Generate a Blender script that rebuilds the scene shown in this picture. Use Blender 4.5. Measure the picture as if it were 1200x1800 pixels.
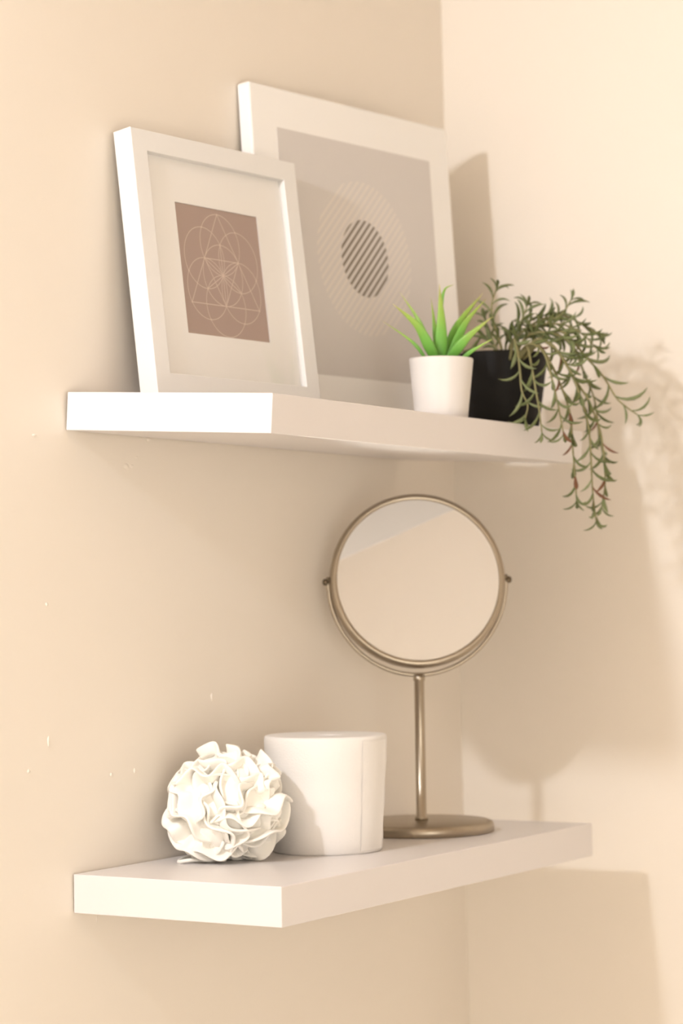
import bpy, bmesh, math, random
from mathutils import Vector, Matrix

for o in list(bpy.data.objects):
    bpy.data.objects.remove(o, do_unlink=True)
scene = bpy.context.scene
COL = scene.collection

# ------------------------------------------------------------------ camera
CAM = Vector((-1.4459, -1.153528, -0.15542))
CR = Vector((0.5275161, -0.8491541, -0.02576997))
CU = Vector((-0.02540412, -0.04608745, 0.99861433))
CF = Vector((0.84916512, 0.52613047, 0.04588388))
FPX = 4056.0
cd = bpy.data.cameras.new('camera')
cam = bpy.data.objects.new('camera', cd)
COL.objects.link(cam)
cam.matrix_world = Matrix(((CR.x, CU.x, -CF.x, CAM.x), (CR.y, CU.y, -CF.y, CAM.y),
                           (CR.z, CU.z, -CF.z, CAM.z), (0, 0, 0, 1)))
cd.sensor_fit = 'VERTICAL'
cd.sensor_height = 36.0
cd.lens = FPX / 1800 * 36.0
cd.clip_start = 0.05
cd.dof.use_dof = True
cd.dof.focus_distance = 1.80
cd.dof.aperture_fstop = 6.2
scene.camera = cam

# ------------------------------------------------------------------ world, light, exposure
world = bpy.data.worlds.new('world')
scene.world = world
world.use_nodes = True
world.node_tree.nodes['Background'].inputs[0].default_value = (1.0, 0.85, 0.68, 1)
world.node_tree.nodes['Background'].inputs[1].default_value = 0.05
LAMP = Vector((-1.0, -0.12, 0.445))       # bulb of the wall lamp, outside the frame on the left
LAMP_R = 0.038
LAMP_L = 520.0
LAMP_COL = (0.97, 0.99, 1.06)
FILL_COL = (1.0, 0.93, 0.835)              # added glowing fill panel behind the camera
FILL_L = 4.75
vs = scene.view_settings
vs.view_transform = 'Standard'
vs.look = 'None'
vs.exposure = 0.18
vs.gamma = 1.0
vs.use_curve_mapping = False

# ------------------------------------------------------------------ helpers
def at(px, py, depth):
    """place a traced point in the room: picture direction at a true distance"""
    return CAM + (CF + CR * ((px - 600) / FPX) + CU * ((900 - py) / FPX)) * depth

def mesh_obj(name, verts, faces, mat, parent=None, smooth=False):
    me = bpy.data.meshes.new(name)
    me.from_pydata([tuple(v) for v in verts], [], faces)
    me.validate()
    bm = bmesh.new(); bm.from_mesh(me)
    bmesh.ops.recalc_face_normals(bm, faces=bm.faces)
    bm.to_mesh(me); bm.free()
    if smooth:
        for p in me.polygons: p.use_smooth = True
    if mat: me.materials.append(mat)
    o = bpy.data.objects.new(name, me)
    COL.objects.link(o)
    if parent: o.parent = parent
    return o

def bm_obj(name, bm, mat, parent=None, smooth=False):
    me = bpy.data.meshes.new(name)
    bmesh.ops.recalc_face_normals(bm, faces=bm.faces)
    bm.to_mesh(me); bm.free()
    if smooth:
        for p in me.polygons: p.use_smooth = True
    if mat: me.materials.append(mat)
    o = bpy.data.objects.new(name, me)
    COL.objects.link(o)
    if parent: o.parent = parent
    return o

def box(name, lo, hi, mat, parent=None, bevel=0.0, seg=2):
    bm = bmesh.new()
    bmesh.ops.create_cube(bm, size=1.0)
    for v in bm.verts:
        v.co = Vector([lo[i] + (v.co[i] + 0.5) * (hi[i] - lo[i]) for i in range(3)])
    if bevel > 0:
        bmesh.ops.bevel(bm, geom=list(bm.edges), offset=bevel, segments=seg, profile=0.5, affect='EDGES')
    return bm_obj(name, bm, mat, parent)

def lathe(name, prof, mat, parent=None, n=64, smooth=True, closed=False, wob=None):
    """prof = [(r, z)] turned about z; closed joins the last point to the first (a ring)"""
    vs_, fs = [], []
    m = len(prof)
    for k, (r, z) in enumerate(prof):
        for i in range(n):
            a = 2 * math.pi * i / n
            rr = r * (wob(a, z) if wob else 1.0)
            vs_.append((rr * math.cos(a), rr * math.sin(a), z))
    for k in range(m if closed else m - 1):
        k2 = (k + 1) % m
        for i in range(n):
            j = (i + 1) % n
            fs.append((k * n + i, k * n + j, k2 * n + j, k2 * n + i))
    if not closed:
        if prof[0][0] > 1e-6: fs.append(tuple(range(n))[::-1])
        if prof[-1][0] > 1e-6: fs.append(tuple(range((m - 1) * n, m * n)))
    o = mesh_obj(name, vs_, fs, mat, parent, smooth)
    bm = bmesh.new(); bm.from_mesh(o.data)
    bmesh.ops.remove_doubles(bm, verts=bm.verts, dist=1e-7)
    bmesh.ops.recalc_face_normals(bm, faces=bm.faces)
    bm.to_mesh(o.data); bm.free()
    return o

def spline(pts, n):
    """Catmull-Rom through pts"""
    P = [Vector(p) for p in pts]
    P = [P[0] * 2 - P[1]] + P + [P[-1] * 2 - P[-2]]
    out = []
    segs = len(P) - 3
    for k in range(n + 1):
        t = k / n * segs
        i = min(int(t), segs - 1); t -= i
        a, b, c, d = P[i:i + 4]
        out.append(0.5 * ((2 * b) + (c - a) * t + (2 * a - 5 * b + 4 * c - d) * t * t + (3 * b - a - 3 * c + d) * t ** 3))
    return out

def sweep(path, rad, nside=8, flat=1.0, up=None):
    """tube along path; rad = list of radii; flat squashes the second axis"""
    vs_, fs = [], []
    n = len(path)
    up = Vector(up) if up else Vector((0.3, 0.2, 0.93))
    for k in range(n):
        t = (path[min(k + 1, n - 1)] - path[max(k - 1, 0)]).normalized()
        a = (up - t * up.dot(t))
        a = a.normalized() if a.length > 1e-5 else t.orthogonal().normalized()
        b = t.cross(a)
        for i in range(nside):
            an = 2 * math.pi * i / nside
            vs_.append(path[k] + b * (rad[k] * math.cos(an)) + a * (rad[k] * flat * math.sin(an)))
    for k in range(n - 1):
        for i in range(nside):
            j = (i + 1) % nside
            fs.append((k * nside + i, k * nside + j, (k + 1) * nside + j, (k + 1) * nside + i))
    fs.append(tuple(range(nside))[::-1]); fs.append(tuple(range((n - 1) * nside, n * nside)))
    return vs_, fs

def tag(o, label, cat, group=None):
    o['label'] = label; o['category'] = cat
    if group: o['group'] = group
    return o

def struct(o, label=None):
    o['kind'] = 'structure'
    if label: o['label'] = label
    return o

def thing(name, label, cat, loc=(0, 0, 0), rot=None, group=None):
    o = bpy.data.objects.new(name, None)
    o.empty_display_size = 0.02
    COL.objects.link(o)
    m = (rot.to_4x4() if rot else Matrix.Identity(4))
    m.translation = Vector(loc)
    o.matrix_world = m
    return tag(o, label, cat, group)

# ------------------------------------------------------------------ materials
def principled(name, col, rough=0.5, metal=0.0, spec=0.5, var=0.0, vscale=8.0, bump=0.0, bscale=200.0, sss=0.0, coat=0.0):
    m = bpy.data.materials.new(name); m.use_nodes = True
    nt = m.node_tree; b = nt.nodes['Principled BSDF']
    b.inputs['Base Color'].default_value = (*col, 1)
    b.inputs['Roughness'].default_value = rough
    b.inputs['Metallic'].default_value = metal
    b.inputs['Specular IOR Level'].default_value = spec
    if coat: b.inputs['Coat Weight'].default_value = coat
    if sss:
        b.inputs['Subsurface Weight'].default_value = sss
        b.inputs['Subsurface Radius'].default_value = (0.02, 0.018, 0.015)
        b.inputs['Subsurface Scale'].default_value = 0.6
    tc = nt.nodes.new('ShaderNodeTexCoord')
    if var:
        nz = nt.nodes.new('ShaderNodeTexNoise'); nz.inputs['Scale'].default_value = vscale; nz.inputs['Detail'].default_value = 4
        mx = nt.nodes.new('ShaderNodeMix'); mx.data_type = 'RGBA'
        mx.inputs['A'].default_value = (*[c * (1 - var) for c in col], 1)
        mx.inputs['B'].default_value = (*[min(1, c * (1 + var)) for c in col], 1)
        nt.links.new(tc.outputs['Object'], nz.inputs['Vector'])
        nt.links.new(nz.outputs['Fac'], mx.inputs['Factor'])
        nt.links.new(mx.outputs['Result'], b.inputs['Base Color'])
    if bump:
        nb = nt.nodes.new('ShaderNodeTexNoise'); nb.inputs['Scale'].default_value = bscale; nb.inputs['Detail'].default_value = 3
        bp = nt.nodes.new('ShaderNodeBump'); bp.inputs['Strength'].default_value = bump; bp.inputs['Distance'].default_value = 0.001
        nt.links.new(tc.outputs['Object'], nb.inputs['Vector'])
        nt.links.new(nb.outputs['Fac'], bp.inputs['Height'])
        nt.links.new(bp.outputs['Normal'], b.inputs['Normal'])
    return m

WALL = (0.85, 0.782, 0.69)
M_wall = principled('wall_paint', WALL, 0.42, spec=0.4, var=0.012, vscale=3, bump=0.10, bscale=90)
M_ceil = principled('ceiling_paint', (0.62, 0.52, 0.41), 0.8, spec=0.2, var=0.01)
M_far = principled('deeper_beige_paint', (0.70, 0.64, 0.56), 0.6, var=0.01)
M_room = principled('pale_wall_tile', (0.89, 0.83, 0.75), 0.5, var=0.01)
M_floor = principled('floor_tile', (0.86, 0.81, 0.74), 0.4, var=0.08, vscale=5)
M_white = principled('white_lacquer', (0.775, 0.738, 0.725), 0.32, spec=0.5, var=0.006, vscale=20)
M_frame = principled('white_frame_foil', (0.76, 0.745, 0.72), 0.4, spec=0.4, var=0.006, vscale=30)
M_mat = principled('white_card', (0.88, 0.86, 0.83), 0.75, spec=0.2, var=0.006, vscale=40)
M_board = principled('white_board', (0.88, 0.86, 0.83), 0.55, spec=0.3, var=0.006, vscale=30)
M_taupe = principled('taupe_print', (0.40, 0.295, 0.25), 0.6, spec=0.25, var=0.02, vscale=60)
M_line = principled('print_line', (0.66, 0.55, 0.48), 0.6, spec=0.25, var=0.01)
M_steel = principled('brushed_nickel', (0.40, 0.345, 0.27), 0.34, metal=1.0, var=0.05, vscale=300)
M_dark = principled('dark_metal', (0.16, 0.125, 0.085), 0.4, metal=0.8, var=0.05)
M_mirror = principled('mirror_silver', (0.78, 0.78, 0.77), 0.015, metal=1.0, var=0.003)
M_paper = principled('tissue_paper', (0.83, 0.80, 0.765), 0.9, spec=0.1, var=0.012, vscale=60, bump=0.25, bscale=700)
M_card = principled('cardboard', (0.20, 0.17, 0.14), 0.9, spec=0.1, var=0.05, vscale=80)
M_pouf = principled('white_netting', (0.975, 0.945, 0.875), 0.9, spec=0.1, var=0.02, vscale=120, bump=0.15, bscale=900)
M_cer = principled('white_ceramic', (0.77, 0.735, 0.70), 0.35, spec=0.5, var=0.006, vscale=40)
M_black = principled('black_plastic', (0.006, 0.005, 0.004), 0.6, spec=0.25, var=0.1, vscale=30)
M_soil = principled('soil', (0.05, 0.035, 0.022), 0.95, var=0.3, vscale=120, bump=0.6, bscale=300)
M_stem = principled('olive_stem', (0.25, 0.23, 0.10), 0.6, var=0.15, vscale=60)
M_leafA = principled('olive_leaf', (0.135, 0.16, 0.052), 0.5, var=0.25, vscale=70)
M_leafB = principled('grey_green_leaf', (0.20, 0.235, 0.10), 0.5, var=0.2, vscale=70)
M_leafC = principled('reddish_leaf', (0.20, 0.085, 0.04), 0.55, var=0.2, vscale=70)

def leaf_gradient():
    m = principled('bright_green_blade', (0.2, 0.5, 0.08), 0.45, spec=0.4, sss=0.15)
    nt = m.node_tree; b = nt.nodes['Principled BSDF']
    at_ = nt.nodes.new('ShaderNodeAttribute'); at_.attribute_name = 'along'
    cr = nt.nodes.new('ShaderNodeValToRGB')
    e = cr.color_ramp.elements
    e[0].position = 0.0; e[0].color = (0.10, 0.34, 0.045, 1)
    e[1].position = 1.0; e[1].color = (0.47, 0.42, 0.12, 1)
    k = e.new(0.45); k.color = (0.20, 0.50, 0.075, 1)
    k = e.new(0.8); k.color = (0.34, 0.52, 0.08, 1)
    nz = nt.nodes.new('ShaderNodeTexNoise'); nz.inputs['Scale'].default_value = 90
    mx = nt.nodes.new('ShaderNodeMix'); mx.data_type = 'RGBA'; mx.blend_type = 'MULTIPLY'; mx.inputs['Factor'].default_value = 0.25
    nt.links.new(at_.outputs['Fac'], cr.inputs['Fac'])
    nt.links.new(cr.outputs['Color'], mx.inputs['A']); nt.links.new(nz.outputs['Color'], mx.inputs['B'])
    nt.links.new(mx.outputs['Result'], b.inputs['Base Color'])
    return m
M_blade = leaf_gradient()

def glass_pane():
    m = bpy.data.materials.new('picture_glass'); m.use_nodes = True
    nt = m.node_tree; nt.nodes.remove(nt.nodes['Principled BSDF'])
    out = nt.nodes['Material Output']
    tr = nt.nodes.new('ShaderNodeBsdfTransparent'); tr.inputs[0].default_value = (1, 1, 1, 1)
    gl = nt.nodes.new('ShaderNodeBsdfGlossy'); gl.inputs['Roughness'].default_value = 0.03
    lw = nt.nodes.new('ShaderNodeLayerWeight'); lw.inputs['Blend'].default_value = 0.5
    pw = nt.nodes.new('ShaderNodeMath'); pw.operation = 'POWER'; pw.inputs[1].default_value = 5.0
    fr = nt.nodes.new('ShaderNodeMath'); fr.operation = 'MULTIPLY_ADD'; fr.inputs[1].default_value = 0.96; fr.inputs[2].default_value = 0.03
    nt.links.new(lw.outputs['Facing'], pw.inputs[0]); nt.links.new(pw.outputs[0], fr.inputs[0])
    mx = nt.nodes.new('ShaderNodeMixShader')
    nt.links.new(fr.outputs[0], mx.inputs[0]); nt.links.new(tr.outputs[0], mx.inputs[1]); nt.links.new(gl.outputs[0], mx.inputs[2])
    nt.links.new(mx.outputs[0], out.inputs[0])
    return m
M_glass = glass_pane()

def striped_print():
    """grey sheet with a disc of fine diagonal lines, dark in the middle (flat print)"""
    m = principled('striped_circle_print', (0.5, 0.5, 0.5), 0.5, spec=0.35)
    nt = m.node_tree; b = nt.nodes['Principled BSDF']; L = nt.links
    def math_(op, a, bb=None, c=None):
        n = nt.nodes.new('ShaderNodeMath'); n.operation = op
        for i, v in enumerate((a, bb, c)):
            if v is None: continue
            if isinstance(v, (int, float)): n.inputs[i].default_value = v
            else: L.new(v, n.inputs[i])
        return n.outputs[0]
    tc = nt.nodes.new('ShaderNodeTexCoord'); sp = nt.nodes.new('ShaderNodeSeparateXYZ')
    L.new(tc.outputs['Object'], sp.inputs[0])
    x = math_('SUBTRACT', sp.outputs[0], 0.1510); y = math_('SUBTRACT', sp.outputs[1], 0.1510)
    r = math_('SQRT', math_('ADD', math_('MULTIPLY', math_('MULTIPLY', x, x), 1.10), math_('MULTIPLY', y, y)))
    s = math_('MULTIPLY', math_('SUBTRACT', x, y), 0.70711)
    per = 0.0062
    fr = math_('FRACT', math_('ADD', math_('DIVIDE', s, per), 100.94))
    st = math_('LESS_THAN', fr, 0.42)
    inner = math_('LESS_THAN', r, 0.0368)
    outer = math_('LESS_THAN', r, 0.0735)
    m1 = nt.nodes.new('ShaderNodeMix'); m1.data_type = 'RGBA'
    m1.inputs['A'].default_value = (0.71, 0.66, 0.605, 1); m1.inputs['B'].default_value = (0.20, 0.165, 0.125, 1)
    L.new(inner, m1.inputs['Factor'])
    m2 = nt.nodes.new('ShaderNodeMix'); m2.data_type = 'RGBA'
    m2.inputs['A'].default_value = (0.64, 0.605, 0.575, 1)
    L.new(math_('MULTIPLY', st, outer), m2.inputs['Factor'])
    L.new(m1.outputs['Result'], m2.inputs['B'])
    L.new(m2.outputs['Result'], b.inputs['Base Color'])
    return m
M_stripe = striped_print()

def emit(name, col, s):
    m = bpy.data.materials.new(name); m.use_nodes = True
    nt = m.node_tree; nt.nodes.remove(nt.nodes['Principled BSDF'])
    e = nt.nodes.new('ShaderNodeEmission'); e.inputs[0].default_value = (*col, 1); e.inputs[1].default_value = s
    nt.links.new(e.outputs[0], nt.nodes['Material Output'].inputs[0])
    return m
M_bulb = emit('lit_bulb', LAMP_COL, LAMP_L)

# ------------------------------------------------------------------ room
XB = 0.6387           # wall at the end of the shelves
X0, Y0, ZF, ZC = -2.35, -1.75, -1.62, 0.86
wa = struct(box('wall_left', (X0 - .1, 0, ZF - .1), (XB + .1, .1, ZC + .1), M_wall), 'warm beige painted wall the shelves hang on')
wb = struct(box('wall_right', (XB, Y0 - .1, ZF - .1), (XB + .1, 0, ZC + .1), M_wall), 'warm beige painted wall beyond the shelf ends')
struct(box('wall_front', (X0 - .1, Y0 - .1, ZF - .1), (XB, Y0, ZC + .1), M_far))
struct(box('wall_back', (X0 - .1, Y0, ZF - .1), (X0, 0, ZC + .1), M_room))
struct(box('floor', (X0, Y0, ZF - .1), (XB, 0, ZF), M_floor))
struct(box('ceiling', (X0, Y0, ZC), (XB, 0, ZC + .1), M_ceil))

# small chips and specks in the paint of the shelf wall
rng = random.Random(5)
def blemish(x, z, w, h, d=0.0009):
    n = 9; vs_ = [(0, -d, 0)]
    for i in range(n):
        a = 2 * math.pi * i / n; k = rng.uniform(.75, 1.15)
        vs_.append((math.cos(a) * w * .5 * k, -d * .55, math.sin(a) * h * .5 * k))
    for i in range(n):
        vs_.append((vs_[i + 1][0] * 1.3, 0.0002, vs_[i + 1][2] * 1.3))
    fs = []
    for i in range(n):
        j = (i + 1) % n
        fs.append((0, i + 1, j + 1)); fs.append((i + 1, n + i + 1, n + j + 1, j + 1))
    o = mesh_obj('paint_blemish', vs_, fs, M_wall, wa, True)
    o.location = (x, 0, z)
for b in ((.0801, -.0257, .006, .004), (.0875, -.0250, .004, .003), (.0944, -.0179, .003, .003), (.1125, -.0013, .007, .003), (.100, -.0005, .004, .002),
          (-.0283, -.2459, .0025, .008), (.1949, -.2207, .0025, .006), (.082, -.2766, .002, .004), (.0506, -.2776, .002, .003), (-.0532, -.2676, .003, .003),
          (-.0383, -.0061, .006, .002), (.0281, -.3909, .002, .006), (.0301, -.386, .002, .004), (-.027, -.1386, .003, .003)):
    blemish(*b)

# wall lamp outside the frame, the light of the room
lamp = thing('wall_lamp', 'brass wall lamp with one bare round lit bulb', 'lamp', (LAMP.x, 0, LAMP.z))
pl = lathe('back_plate', [(0, 0.0), (.05, 0), (.05, .008), (.044, .014), (0, .014)], M_steel, lamp, 40); pl.rotation_euler = (math.pi / 2, 0, 0)
v_, f_ = sweep(spline([(0, -.012, -.02), (0, -.05, -.055), (0, LAMP.y, -.085), (0, LAMP.y, -.06)], 16), [.006] * 17, 10)
mesh_obj('arm', v_, f_, M_steel, lamp, True)
so = lathe('socket', [(.012, -.062), (.018, -.058), (.019, -.040), (.014, -.036)], M_steel, lamp, 32); so.location = (0, LAMP.y, 0)
bpf = [(LAMP_R * math.sin(math.pi * i / 24), -LAMP_R * math.cos(math.pi * i / 24)) for i in range(25)]
bu = lathe('bulb', bpf, M_bulb, lamp, 48); bu.location = (0, LAMP.y, 0)

# glowing panel framed like a window, added behind the camera as fill light
WX0, WX1, WZ0, WZ1 = -2.1, -0.9, -1.10, 0.10
fill_panel = bpy.data.objects.new('fill_panel_1', None); COL.objects.link(fill_panel); struct(fill_panel, 'made-up glowing fill panel framed like a window, behind the camera')
box('fill_pane', (WX0, Y0, WZ0), (WX1, Y0 + .006, WZ1), emit('glowing_fill_pane', FILL_COL, FILL_L), fill_panel)
for a, b in (((WX0 - .05, WZ0 - .05), (WX1 + .05, WZ0)), ((WX0 - .05, WZ1), (WX1 + .05, WZ1 + .05)), ((WX0 - .05, WZ0), (WX0, WZ1)), ((WX1, WZ0), (WX1 + .05, WZ1))):
    box('fill_frame', (a[0], Y0, a[1]), (b[0], Y0 + .02, b[1]), M_white, fill_panel, .002)

# ------------------------------------------------------------------ shelves
T, D = 0.0306, 0.1976
GAP = 0.0012
def shelf(x0, z0, length, sag, label):
    """back lower edge on the wall, sagging forward; local x along wall, y = -depth, z up"""
    e = thing('floating_shelf', label, 'shelf', (x0, 0, z0), Matrix.Rotation(sag, 3, 'X'), 'white floating shelves')
    box('board', (0, -D, 0), (length, -GAP, T), M_white, e, 0.0007, 2)
    br = box('wall_bracket', (.03, -.012, .006), (length - .03, .0018, T - .012), M_dark, e)
    return e
S_UP, S_LO = 0.077, 0.0111
LU, LL = 0.532, 0.532
XLO, ZLO = -0.002432, -0.38266
up_shelf = shelf(0, 0, LU, S_UP, 'upper white floating shelf holding the two leaning pictures and potted plants')
lo_shelf = shelf(XLO, ZLO, LL, S_LO, 'lower white floating shelf holding the bath pouf, paper roll and mirror')
def up_pt(x, d, h=0.0):
    return Vector((x, -d * math.cos(S_UP) - (T + h) * math.sin(S_UP), -d * math.sin(S_UP) + (T + h) * math.cos(S_UP)))
def lo_pt(x, d, h=0.0):
    return Vector((XLO + x, -d * math.cos(S_LO) - (T + h) * math.sin(S_LO), ZLO - d * math.sin(S_LO) + (T + h) * math.cos(S_LO)))

# ------------------------------------------------------------------ pictures (local x = width, y = height, z = out)
def lean(x0, db, h, yaw, off=0.0):
    B = up_pt(x0, db)
    l = math.asin((-B.y - off) / h)
    m = Matrix(((1, 0, 0), (0, math.sin(l), -math.cos(l)), (0, math.cos(l), math.sin(l))))
    return B, Matrix.Rotation(yaw, 3, 'Z') @ m

def ribbon(pts, w, z, closed=False):
    n = len(pts); vs_, fs = [], []
    for k in range(n):
        a = pts[(k - 1) % n] if (closed or k > 0) else pts[k]
        b = pts[(k + 1) % n] if (closed or k < n - 1) else pts[k]
        t = Vector((b[0] - a[0], b[1] - a[1])).normalized()
        nx, ny = -t.y * w / 2, t.x * w / 2
        vs_ += [(pts[k][0] + nx, pts[k][1] + ny, z), (pts[k][0] - nx, pts[k][1] - ny, z)]
    for k in range(n if closed else n - 1):
        j = (k + 1) % n
        fs.append((2 * k, 2 * k + 1, 2 * j + 1, 2 * j))
    return vs_, fs

# small deep frame
W1, H1, T1, RW = 0.2145, 0.2230, 0.0191, 0.0180
B1, R1 = lean(0.0630, 0.0270, H1, -0.1025, 0.005)
fr = thing('picture_frame', 'smaller square white box frame with a taupe geometric print, leaning in front', 'picture', B1, R1)
def rail(p, q, inner_p, inner_q):
    """one mitred moulding, outer edge p-q, inner edge inner_p-inner_q"""
    bm = bmesh.new()
    quad = [p, q, inner_q, inner_p]
    lo_ = [bm.verts.new((x, y, 0.0)) for x, y in quad]
    hi_ = [bm.verts.new((x, y, T1)) for x, y in quad]
    bm.faces.new(lo_[::-1]); bm.faces.new(hi_)
    for i in range(4):
        j = (i + 1) % 4
        bm.faces.new((lo_[i], lo_[j], hi_[j], hi_[i]))
    top = [e for e in bm.edges if e.verts[0] in hi_ and e.verts[1] in hi_ and
           ({e.verts[0], e.verts[1]} == {hi_[0], hi_[1]} or {e.verts[0], e.verts[1]} == {hi_[2], hi_[3]})]
    bmesh.ops.bevel(bm, geom=top, offset=0.0006, segments=2, profile=.5, affect='EDGES')
    return bm_obj('rail', bm, M_frame, fr)
o4 = [(0, 0), (W1, 0), (W1, H1), (0, H1)]
i4 = [(RW, RW), (W1 - RW, RW), (W1 - RW, H1 - RW), (RW, H1 - RW)]
for k in range(4):
    j = (k + 1) % 4
    rail(o4[k], o4[j], i4[k], i4[j])
ZM = T1 - 0.0065
PX0, PY0, PX1, PY1 = 0.0531, 0.0558, 0.1608, 0.1682
mv, mf = [], []
ring_o = [(RW - .002, RW - .002), (W1 - RW + .002, RW - .002), (W1 - RW + .002, H1 - RW + .002), (RW - .002, H1 - RW + .002)]
ring_i = [(PX0, PY0), (PX1, PY0), (PX1, PY1), (PX0, PY1)]
for z in (ZM, ZM - .0012):
    mv += [(x, y, z) for x, y in ring_o] + [(x, y, z) for x, y in ring_i]
for k in range(4):
    j = (k + 1) % 4
    mf += [(k, j, 4 + j, 4 + k), (8 + k, 8 + j, 12 + j, 12 + k), (k, j, 8 + j, 8 + k), (4 + k, 4 + j, 12 + j, 12 + k)]
mesh_obj('mat_board', mv, mf, M_mat, fr)
box('backing_board', (RW - .004, RW - .004, .0015), (W1 - RW + .004, H1 - RW + .004, ZM - .0022), M_card, fr)
pr = box('print', (PX0 - .003, PY0 - .003, ZM - .0021), (PX1 + .003, PY1 + .003, ZM - .0013), M_taupe, fr)
pr['label'] = 'taupe print of overlapping pale circles and triangles'
# circles and triangles of the print
CX, CY, RR = 0.1076, 0.1102, 0.0268
SX = 0.95
lv, lf = [], []
def add(vf):
    v, f = vf; o = len(lv); lv.extend(v); lf.extend([tuple(i + o for i in q) for q in f])
ZP = ZM - .00125
def circ(cx, cy, r, w=.00055, n=72):
    add(ribbon([(cx + r * math.cos(2 * math.pi * i / n), cy + r * math.sin(2 * math.pi * i / n)) for i in range(n)], w, ZP, True))
six = [(CX + RR * math.sin(math.radians(60 * k)), CY + RR * math.cos(math.radians(60 * k))) for k in range(6)]
circ(CX, CY, RR)
for c in six: circ(c[0], c[1], RR)
tri = [(CX + 2 * RR * math.sin(math.radians(120 * k)), CY + 2 * RR * math.cos(math.radians(120 * k))) for k in range(3)]
def seg(a, b, w=.00065): add(ribbon([a, b], w, ZP))
for k in range(3):
    seg(tri[k], tri[(k + 1) % 3])
    mids = [six[1], six[3], six[5]]
    seg(mids[k], mids[(k + 1) % 3])
    seg((CX, CY), mids[k])
    seg((CX, CY), six[2 * k])
for c in [(CX, CY)] + six + tri + [(CX + math.sqrt(3) * RR * math.sin(math.radians(30 + 60 * k)), CY + math.sqrt(3) * RR * math.cos(math.radians(30 + 60 * k))) for k in range(6)]:
    n = 10; o = len(lv)
    lv.extend([(c[0] + .0009 * math.cos(2 * math.pi * i / n), c[1] + .0009 * math.sin(2 * math.pi * i / n), ZP + .00003) for i in range(n)])
    lf.append(tuple(range(o, o + n)))
lv = [(CX + (x - CX) * SX, y, z) for x, y, z in lv]
lo_ = mesh_obj('printed_lines', lv, lf, M_line, pr)
box('glass_pane', (RW - .001, RW - .001, ZM + .0004), (W1 - RW + .001, H1 - RW + .001, ZM + .0020), M_glass, fr)

# large board with the striped circle
W2, H2, T2 = 0.2954, 0.2969, 0.0146
B2, R2 = lean(0.2523, 0.0137, H2, -0.130, 0.0007)
lg = thing('art_board', 'larger white art board with a grey print of a striped circle, against the wall', 'picture', B2, R2)
box('board_body', (0, 0, 0), (W2, H2, T2), M_board, lg, 0.0022, 3)
pp = box('print', (.0346, .0365, T2 - .0004), (.2628, .2597, T2 + .0003), M_stripe, lg)
pp['label'] = 'grey print of a circle made of diagonal stripes'

# ------------------------------------------------------------------ table mirror on the lower shelf
MX = Vector((0.3985, -0.0885, 0))
MYAW = math.radians(5)
Fh = Vector((CF.x, CF.y, 0)).normalized()
ang = math.atan2(-Fh.y, -Fh.x) + MYAW                     # heading of the mirror face
zb = lo_pt(MX.x - XLO, -MX.y / math.cos(S_LO)).z
mir = thing('table_mirror', 'round swivel table mirror of brushed metal on a thin stem', 'mirror', (MX.x, MX.y, zb), Matrix.Rotation(S_LO, 3, 'X') @ Matrix.Rotation(ang, 3, 'Z'))
# local: x = facing direction, y = sideways, z = up
RB = .0665
lathe('base', [(0, 0), (RB - .001, 0), (RB, .001), (RB, .006), (RB - .0012, .0088), (RB - .004, .0102), (.02, .0108), (0, .0109)], M_steel, mir, 96)
ZS = .1437                                                   # top of the stem
ZPIV = .2300                                                 # pivot height
lathe('stem', [(0, .0105), (.0060, .0105), (.0060, .0135), (.0046, .0145), (.0046, ZS - .006), (.0054, ZS - .005), (.0054, ZS), (0, ZS + .001)], M_steel, mir, 32)
RY = .0826
yp = []
for i in range(61):
    a = math.pi + math.pi * i / 60
    yp.append(Vector((0, RY * math.cos(a), ZPIV + (ZPIV - ZS) * math.sin(a))))
yp = [Vector((0, -RY, ZPIV + .005))] + yp + [Vector((0, RY, ZPIV + .005))]
v_, f_ = sweep(yp, [.0018] * len(yp), 10, 0.8, up=(1, 0, 0)); mesh_obj('yoke', v_, f_, M_steel, mir, True)
for s in (-1, 1):
    k = lathe('pivot_knob', [(0, -.0010), (.0024, -.0006), (.0031, .0010), (.0031, .0032), (.0018, .0044), (0, .0047)], M_dark, mir, 24)
    k.location = (0, s * (RY + .0005), ZPIV); k.rotation_euler = (-s * math.pi / 2, 0, 0)
TILT = math.radians(9.75)
RM = .0812
head_rot = Matrix.Rotation(-TILT, 4, 'Y') @ Matrix.Rotation(math.pi / 2, 4, 'Y')
rim = lathe('rim', [(RM - .0066, .0070), (RM - .0056, .0086), (RM - .0024, .0084), (RM - .0006, .0062), (RM, .0020), (RM, -.0020), (RM - .0006, -.0062), (RM - .0024, -.0084), (RM - .0056, -.0086), (RM - .0066, -.0070)], M_steel, mir, 128, closed=True)
rim.matrix_basis = Matrix.Translation((0, 0, ZPIV)) @ head_rot
rim['label'] = 'brushed metal ring around the mirror'
mg = lathe('mirror_glass', [(0, .0072), (RM - .0060, .0072), (RM - .0060, -.0072), (0, -.0072)], M_mirror, mir, 128, smooth=False)
mg.matrix_basis = Matrix.Translation((0, 0, ZPIV)) @ head_rot
for s in (-1, 1):
    v_, f_ = sweep([Vector((0, s * (RM - .003), ZPIV)), Vector((0, s * (RY + .001), ZPIV))], [.0016] * 2, 10)
    mesh_obj('pivot_pin', v_, f_, M_dark, mir, True)

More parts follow.
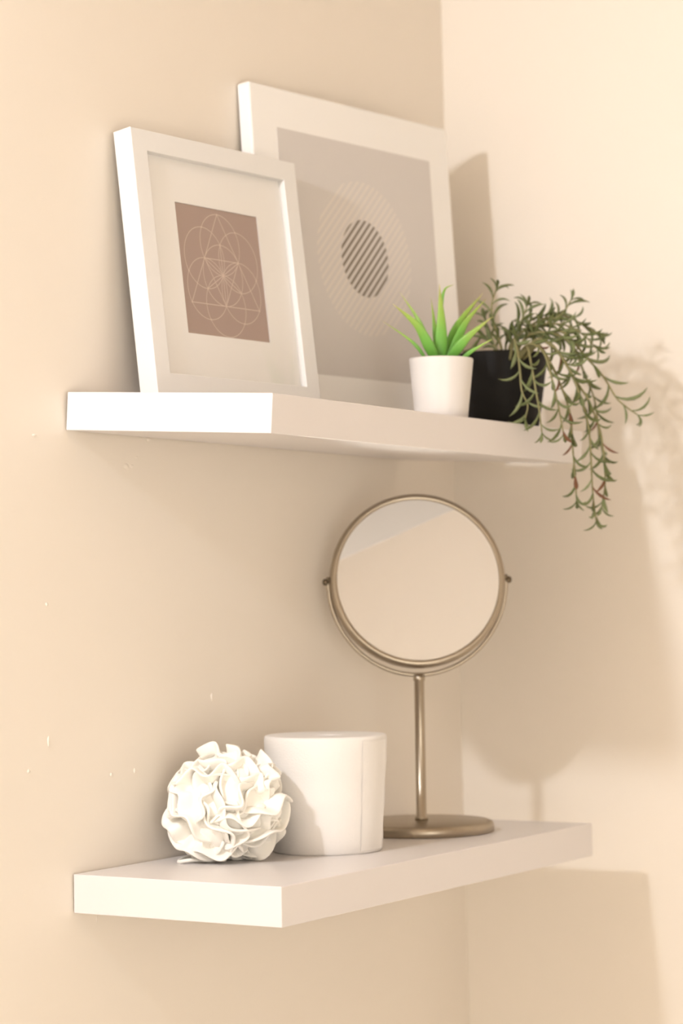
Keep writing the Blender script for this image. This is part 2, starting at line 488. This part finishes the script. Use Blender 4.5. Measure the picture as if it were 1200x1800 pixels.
# ------------------------------------------------------------------ toilet roll
pc = lo_pt(0.2310, 0.0925)
roll = thing('toilet_roll', 'white toilet paper roll standing upright between the pouf and mirror', 'toilet roll', pc, Matrix.Rotation(S_LO, 3, 'X'))
HR = .0985
RT, RBm = .0530, .0475
prof = [(.0125, HR - .03), (.0125, HR - .0018), (.0135, HR - .0008)]
for i in range(8): prof.append((.0150 + (RT - .0170) * i / 7, HR - .0004 * (7 - i) / 7))
prof += [(RT - .0006, HR - .0008), (RT, HR - .003)]
for i in range(10):
    t = (i + 1) / 10; prof.append((RT + (RBm - RT) * t ** 1.2 + .0004 * math.sin(i * 1.7), (HR - .003) * (1 - t) + .002 * t))
prof += [(RBm - .0012, 0), (0, 0)]
lathe('paper', prof, M_paper, roll, 96, wob=lambda a, z: 1 + .006 * math.sin(2 * a + .6) + .003 * math.sin(3 * a + z * 40))
lathe('core', [(0, .02), (.0123, .02), (.0123, HR - .0022), (.0114, HR - .0022), (.0114, .022), (0, .022)], M_card, roll, 32)
# loose last sheet on the side
sv, sf = [], []
a0 = math.atan2(-.5, -.2)
for i in range(13):
    a = a0 + i * .05
    for j in range(9):
        t = j / 8
        r = (RBm + (RT - RBm) * (t ** .8)) * (1 + .006 * math.sin(2 * a + .6)) + .0006 + (.0008 if i == 12 else 0)
        sv.append((r * math.cos(a), r * math.sin(a), .003 + t * (HR - .007)))
for i in range(12):
    for j in range(8): sf.append((i * 9 + j, i * 9 + j + 1, (i + 1) * 9 + j + 1, (i + 1) * 9 + j))
mesh_obj('loose_sheet', sv, sf, M_paper, roll, True)

# ------------------------------------------------------------------ bath pouf of ruffled netting
rng = random.Random(11)
pb = lo_pt(0.127, 0.0615)
RP = 0.0500
pouf = thing('bath_pouf', 'fluffy white ruffled bath pouf at the open end of the lower shelf', 'bath pouf', pb, Matrix.Rotation(S_LO, 3, 'X'))
ctr = Vector((0, 0, RP * .92))
bm = bmesh.new(); bmesh.ops.create_icosphere(bm, subdivisions=3, radius=RP * .80)
for v in bm.verts: v.co = ctr + v.co * (1 + .10 * math.sin(v.co.x * 300) * math.sin(v.co.z * 260))
bm_obj('core', bm, M_pouf, pouf, True)
NR = 84
for i in range(NR):
    z = 1 - 2 * (i + .5) / NR; ph = i * 2.399963
    d = Vector((math.sqrt(1 - z * z) * math.cos(ph), math.sqrt(1 - z * z) * math.sin(ph), z))
    d = (d + Vector((rng.uniform(-.15, .15), rng.uniform(-.15, .15), rng.uniform(-.15, .15)))).normalized()
    t1 = d.orthogonal().normalized(); t1 = Matrix.Rotation(rng.uniform(0, 6.28), 3, d) @ t1; t2 = d.cross(t1)
    w = RP * rng.uniform(.36, .62); hgt = rng.uniform(.84, 1.12); amp = RP * rng.uniform(.08, .16); fq = rng.uniform(1.2, 2.3); p0 = rng.uniform(0, 6.28)
    bend = rng.uniform(-.35, .35) * RP; nu, nv = 14, 7
    vs_, fs = [], []
    for a in range(nu + 1):
        u = -1 + 2 * a / nu
        for b in range(nv + 1):
            s = b / nv
            r = RP * (.55 + (hgt * (1 - .12 * u * u - .30 * u ** 6) - .55) * s)
            lat = amp * math.sin(p0 + fq * math.pi * u) * (.35 + .65 * s) + bend * (u * u) * .6 + bend * .5 * s * s
            lip = RP * .07 * max(0, s - .75) / .25 * (1 if i % 2 else -1)
            p = ctr + d * r + t1 * (w * u * (.55 + .45 * s)) + t2 * (lat + lip)
            if p.z < .0012: p.z = .0012 + .02 * (0.0012 - p.z)
            vs_.append(p)
    for a in range(nu):
        for b in range(nv):
            q = a * (nv + 1) + b; fs.append((q, q + nv + 1, q + nv + 2, q + 1))
    o = mesh_obj('ruffle', vs_, fs, M_pouf, pouf, True)
    so = o.modifiers.new('thickness', 'SOLIDIFY'); so.thickness = .0024; so.offset = 0
    sb = o.modifiers.new('smooth', 'SUBSURF'); sb.levels = 1; sb.render_levels = 1
cl = []
for i in range(25):
    a = 2 * math.pi * i / 24
    cl.append(Vector((-.020 + .012 * math.cos(a), .022 + .010 * math.sin(a) , .0022 + .001 * math.sin(2 * a))))
v_, f_ = sweep(cl, [.0016] * 25, 8); mesh_obj('cord_loop', v_, f_, M_pouf, pouf, True)

# ------------------------------------------------------------------ small succulent in a white pot
def pot(name, root, r0, r1, h, wall, mat, lip=0.0):
    prof = [(0, 0), (r0 - .0015, 0), (r0, .0015)]
    for i in range(1, 9): prof.append((r0 + (r1 - r0) * i / 8, .0015 + (h - .003) * i / 8))
    prof += [(r1 + lip, h - .001), (r1 - .0006, h), (r1 - wall, h - .0006), (r1 - wall - .001, h - .010), (0, h - .010)]
    return lathe(name, prof, mat, root, 72)
wp = up_pt(0.3365, 0.154)
suc = thing('potted_succulent', 'small spiky bright green succulent in a tapered white pot', 'potted plant', wp, Matrix.Rotation(S_UP * .35, 3, 'X'))
HP = .0535
pot('pot', suc, .0236, .0285, HP, .0022, M_cer)
lathe('soil', [(0, HP - .0100), (.0255, HP - .0100), (.0258, HP - .0075), (.012, HP - .0055), (0, HP - .005)], M_soil, suc, 40)
depth_s = (wp + Vector((0, 0, .06)) - CAM).dot(CF)
inv = suc.matrix_world.inverted()
def blade(pts, width, dz=(0, 0, 0), flat=.28, face=0.0):
    """fleshy pointed blade; pts traced in the picture, dz = distance offsets towards/away from the viewer"""
    P = [at(x, y, depth_s + k) for (x, y), k in zip(pts, dz)]
    path = spline(P, 18)
    n = len(path); w = width / FPX * depth_s / 2
    rad = []
    for k in range(n):
        t = k / (n - 1)
        rad.append(w * max(.03, (0.72 + .9 * t - .0 * t) if t < .3 else (0.99 * (1 - ((t - .3) / .7) ** 1.35))))
    view = (CAM - path[0]).normalized()
    v, f = sweep(path, rad, 10, flat, up=view + CR * face)
    o = mesh_obj('leaf', [inv @ q for q in v], f, M_blade, suc, True)
    at_ = o.data.attributes.new('along', 'FLOAT', 'POINT')
    vals = []
    for k in range(n): vals += [k / (n - 1)] * 10
    at_.data.foreach_set('value', vals)
blade([(776, 640), (775, 600), (775, 556), (772, 500)], 24, (0.000, -.002, -.003, .000), .3, .2)
blade([(770, 638), (765, 595), (762, 560), (757, 522)], 10, (.006, .010, .012, .014), .3, .4)
blade([(768, 640), (752, 605), (731, 570), (690, 534)], 21, (-.004, -.010, -.015, -.020), .3, -.3)
blade([(760, 632), (746, 588), (731, 556), (702, 513)], 11, (.004, .010, .014, .018), .3, -.3)
blade([(752, 638), (735, 612), (713, 592), (670, 563)], 7, (-.002, -.004, -.006, -.010), .4, .0)
blade([(782, 640), (796, 590), (815, 556), (849, 515)], 18, (.006, .013, .018, .024), .3, .3)
blade([(784, 640), (806, 592), (822, 562), (855, 524)], 16, (.000, .002, .004, .008), .3, .4)
blade([(784, 640), (806, 610), (828, 587), (866, 556)], 19, (-.006, -.012, -.016, -.020), .3, .2)
blade([(802, 640), (822, 622), (842, 609), (872, 592)], 8, (-.004, -.008, -.011, -.014), .4, .0)
blade([(776, 560), (777, 525), (783, 507), (798, 500)], 6, (.004, .006, .008, .010), .4, .0)

# ------------------------------------------------------------------ trailing plant in a black pot
bp = up_pt(0.4735, 0.1435)
tp = thing('trailing_plant', 'trailing olive green plant spilling from a matt black pot', 'potted plant', bp, Matrix.Rotation(S_UP * .35, 3, 'X'))
HB = .0690
pot('pot', tp, .0338, .0420, HB, .0022, M_black)
lathe('soil', [(0, HB - .0100), (.038, HB - .0100), (.0385, HB - .0075), (.018, HB - .0045), (0, HB - .004)], M_soil, tp, 40)
inv = tp.matrix_world.inverted()
rng = random.Random(3)
# three leaf meshes (lens outline, keeled, curling away from the stem); local +z along stem, +x outwards
def leaf_mesh(name, ln, wd, c0, c1, mat):
    n = 7; vs_, fs = [], []
    x = z = 0.0; px = []
    for k in range(n):
        a = math.radians(c0 + (c1 - c0) * k / (n - 1))
        px.append((x, z, a)); x += math.sin(a) * ln / (n - 1); z += math.cos(a) * ln / (n - 1)
    for k, (x, z, a) in enumerate(px):
        t = k / (n - 1); w = wd * (.28 + 1.1 * t) if t < .45 else wd * .78 * (1 - ((t - .45) / .55) ** 2) + .0002
        nx, nz = math.cos(a), -math.sin(a)
        th = w * .30
        vs_ += [(x, w / 2, z), (x + nx * th, 0, z + nz * th), (x, -w / 2, z), (x - nx * th, 0, z - nz * th)]
    for k in range(n - 1):
        for i in range(4):
            j = (i + 1) % 4; fs.append((k * 4 + i, k * 4 + j, (k + 1) * 4 + j, (k + 1) * 4 + i))
    fs += [(3, 2, 1, 0), tuple(range((n - 1) * 4, n * 4))]
    me = bpy.data.meshes.new(name); me.from_pydata(vs_, [], fs)
    bm = bmesh.new(); bm.from_mesh(me); bmesh.ops.recalc_face_normals(bm, faces=bm.faces); bm.to_mesh(me); bm.free()
    for p in me.polygons: p.use_smooth = True
    me.materials.append(mat); return me
LM = [leaf_mesh('leaf', .0205, .0050, 30, 110, M_leafA), leaf_mesh('leaf', .0185, .0048, 25, 90, M_leafA), leaf_mesh('leaf', .0215, .0050, 35, 125, M_leafB),
      leaf_mesh('leaf', .0180, .0048, 22, 80, M_leafB), leaf_mesh('leaf', .0160, .0044, 30, 80, M_leafC)]
DP = (up_pt(0.4485, 0.1555) + Vector((0, 0, .07)) - CAM).dot(CF) - .006
leaf_count = 0
def strand(pts, step=9.0, start=0.06, red=0.06, scale=1.0, pale=.3):
    """pts = (px, py, distance offset from the pot's centre)"""
    global leaf_count
    P = [at(x, y, DP + k) for x, y, k in pts]
    n = max(12, len(P) * 6)
    path = spline(P, n)
    rad = [.0014 * (1 - .55 * k / n) for k in range(n + 1)]
    v, f = sweep(path, rad, 6)
    st = mesh_obj('stem', [inv @ q for q in v], f, M_stem, tp, True)
    cum = [0.0]
    for k in range(n): cum.append(cum[-1] + (path[k + 1] - path[k]).length)
    gap = step * 1.3 / FPX * DP
    s = cum[-1] * start; phi = rng.uniform(0, 6.28)
    while s < cum[-1] * .995:
        k = max(i for i in range(n) if cum[i] <= s)
        fct = (s - cum[k]) / max(1e-9, cum[k + 1] - cum[k])
        p = path[k].lerp(path[k + 1], fct); t = (path[k + 1] - path[k]).normalized()
        # leaves leave to either side, most of them seen from the side
        base = CR - t * CR.dot(t); base.normalize()
        phi += math.pi + rng.uniform(-.9, .9)
        out = Matrix.Rotation(phi, 3, t) @ base
        oth = t.cross(out)
        R = Matrix((out, oth, t)).transposed()
        q = rng.random()
        me = LM[4] if q < red else (rng.choice(LM[2:4]) if q < red + pale else rng.choice(LM[0:2]))
        o = bpy.data.objects.new('leaf', me); COL.objects.link(o)
        o.parent = st
        sc = rng.uniform(.95, 1.4) * scale
        m = inv @ (Matrix.Translation(p) @ R.to_4x4() @ Matrix.Scale(sc, 4))
        o.matrix_basis = m
        leaf_count += 1
        s += gap * rng.uniform(.75, 1.25)
    for e in (0.4, 2.2, 4.3):                                # tuft at the tip
        t = (path[-1] - path[-2]).normalized(); base = (CR - t * CR.dot(t)).normalized()
        out = Matrix.Rotation(e + phi, 3, t) @ base
        R = Matrix((out, t.cross(out), t)).transposed()
        o = bpy.data.objects.new('leaf', rng.choice(LM[:4])); COL.objects.link(o); o.parent = st
        o.matrix_basis = inv @ (Matrix.Translation(path[-1]) @ R.to_4x4() @ Matrix.Scale(.8 * scale, 4)); leaf_count += 1

# hanging strands
strand([(896, 632, -.010), (903, 598, -.030), (910, 622, -.052), (914, 658, -.056), (917, 688, -.058), (927, 712, -.060), (923, 735, -.062)], 15, .25, 0, 1.05, .9)
strand([(915, 632, .0), (955, 590, -.012), (990, 585, -.020), (1030, 628, -.025), (1060, 662, -.028), (1082, 698, -.030), (1100, 715, -.03), (1120, 729, -.03)], 15, .10, .02, 1.15, .5)
strand([(912, 632, -.005), (945, 596, -.020), (985, 625, -.030), (1008, 664, -.035), (1032, 700, -.037), (1047, 735, -.038), (1057, 768, -.038), (1062, 818, -.038), (1063, 852, -.038), (1057, 890, -.038)], 11, .18, .12)
strand([(908, 632, -.008), (940, 602, -.028), (968, 640, -.040), (988, 685, -.045), (1002, 730, -.046), (1006, 785, -.046), (1010, 833, -.045), (1013, 880, -.045)], 14, .2, .12)
strand([(918, 632, -.004), (960, 600, -.022), (1000, 650, -.036), (1022, 705, -.042), (1034, 752, -.043), (1038, 800, -.043), (1040, 843, -.042), (1043, 883, -.042), (1048, 915, -.042)], 11, .2, .12)
strand([(904, 632, -.012), (930, 605, -.036), (955, 620, -.052), (968, 660, -.058), (978, 700, -.060), (985, 735, -.060), (990, 762, -.06)], 12, .25, .12)
strand([(906, 632, -.012), (925, 610, -.040), (935, 650, -.060), (942, 690, -.064), (948, 725, -.066), (952, 760, -.066)], 15, .45, .06)
strand([(916, 632, .006), (965, 585, .004), (1005, 610, -.004), (1028, 660, -.010), (1045, 705, -.012), (1052, 760, -.012), (1060, 800, -.012)], 12, .2, .1)
# arching and upright ones
strand([(890, 634, .0), (900, 600, .0), (935, 575, -.006), (985, 570, -.012), (1020, 585, -.015), (1048, 612, -.015)], 7, .15, .03)
strand([(896, 634, .004), (905, 595, .008), (945, 565, .010), (990, 555, .010), (1030, 575, .010), (1052, 590, .01)], 7, .15, .03)
strand([(886, 634, -.004), (878, 600, -.008), (866, 562, -.010), (864, 535, -.010), (872, 508, -.010)], 9, .2, .03)
strand([(884, 634, .006), (868, 606, .012), (852, 592, .016), (840, 598, .018), (834, 614, .018)], 9, .25, .1)
strand([(892, 634, .0), (905, 592, .002), (918, 560, .002), (926, 538, .002)], 8, .2, .0)
strand([(898, 634, .0), (930, 585, .0), (965, 566, .0), (990, 548, .0), (1003, 528, .0)], 8, .3, .03)
strand([(888, 634, .010), (890, 600, .014), (905, 575, .018), (940, 560, .02), (965, 552, .02)], 7, .2, .03)
strand([(902, 634, -.008), (925, 592, -.016), (960, 584, -.022), (1000, 600, -.026), (1015, 622, -.028)], 7, .15, .05)
strand([(880, 636, .012), (868, 612, .014), (858, 580, .014), (852, 560, .014)], 9, .25, .05)
print('leaves', leaf_count)
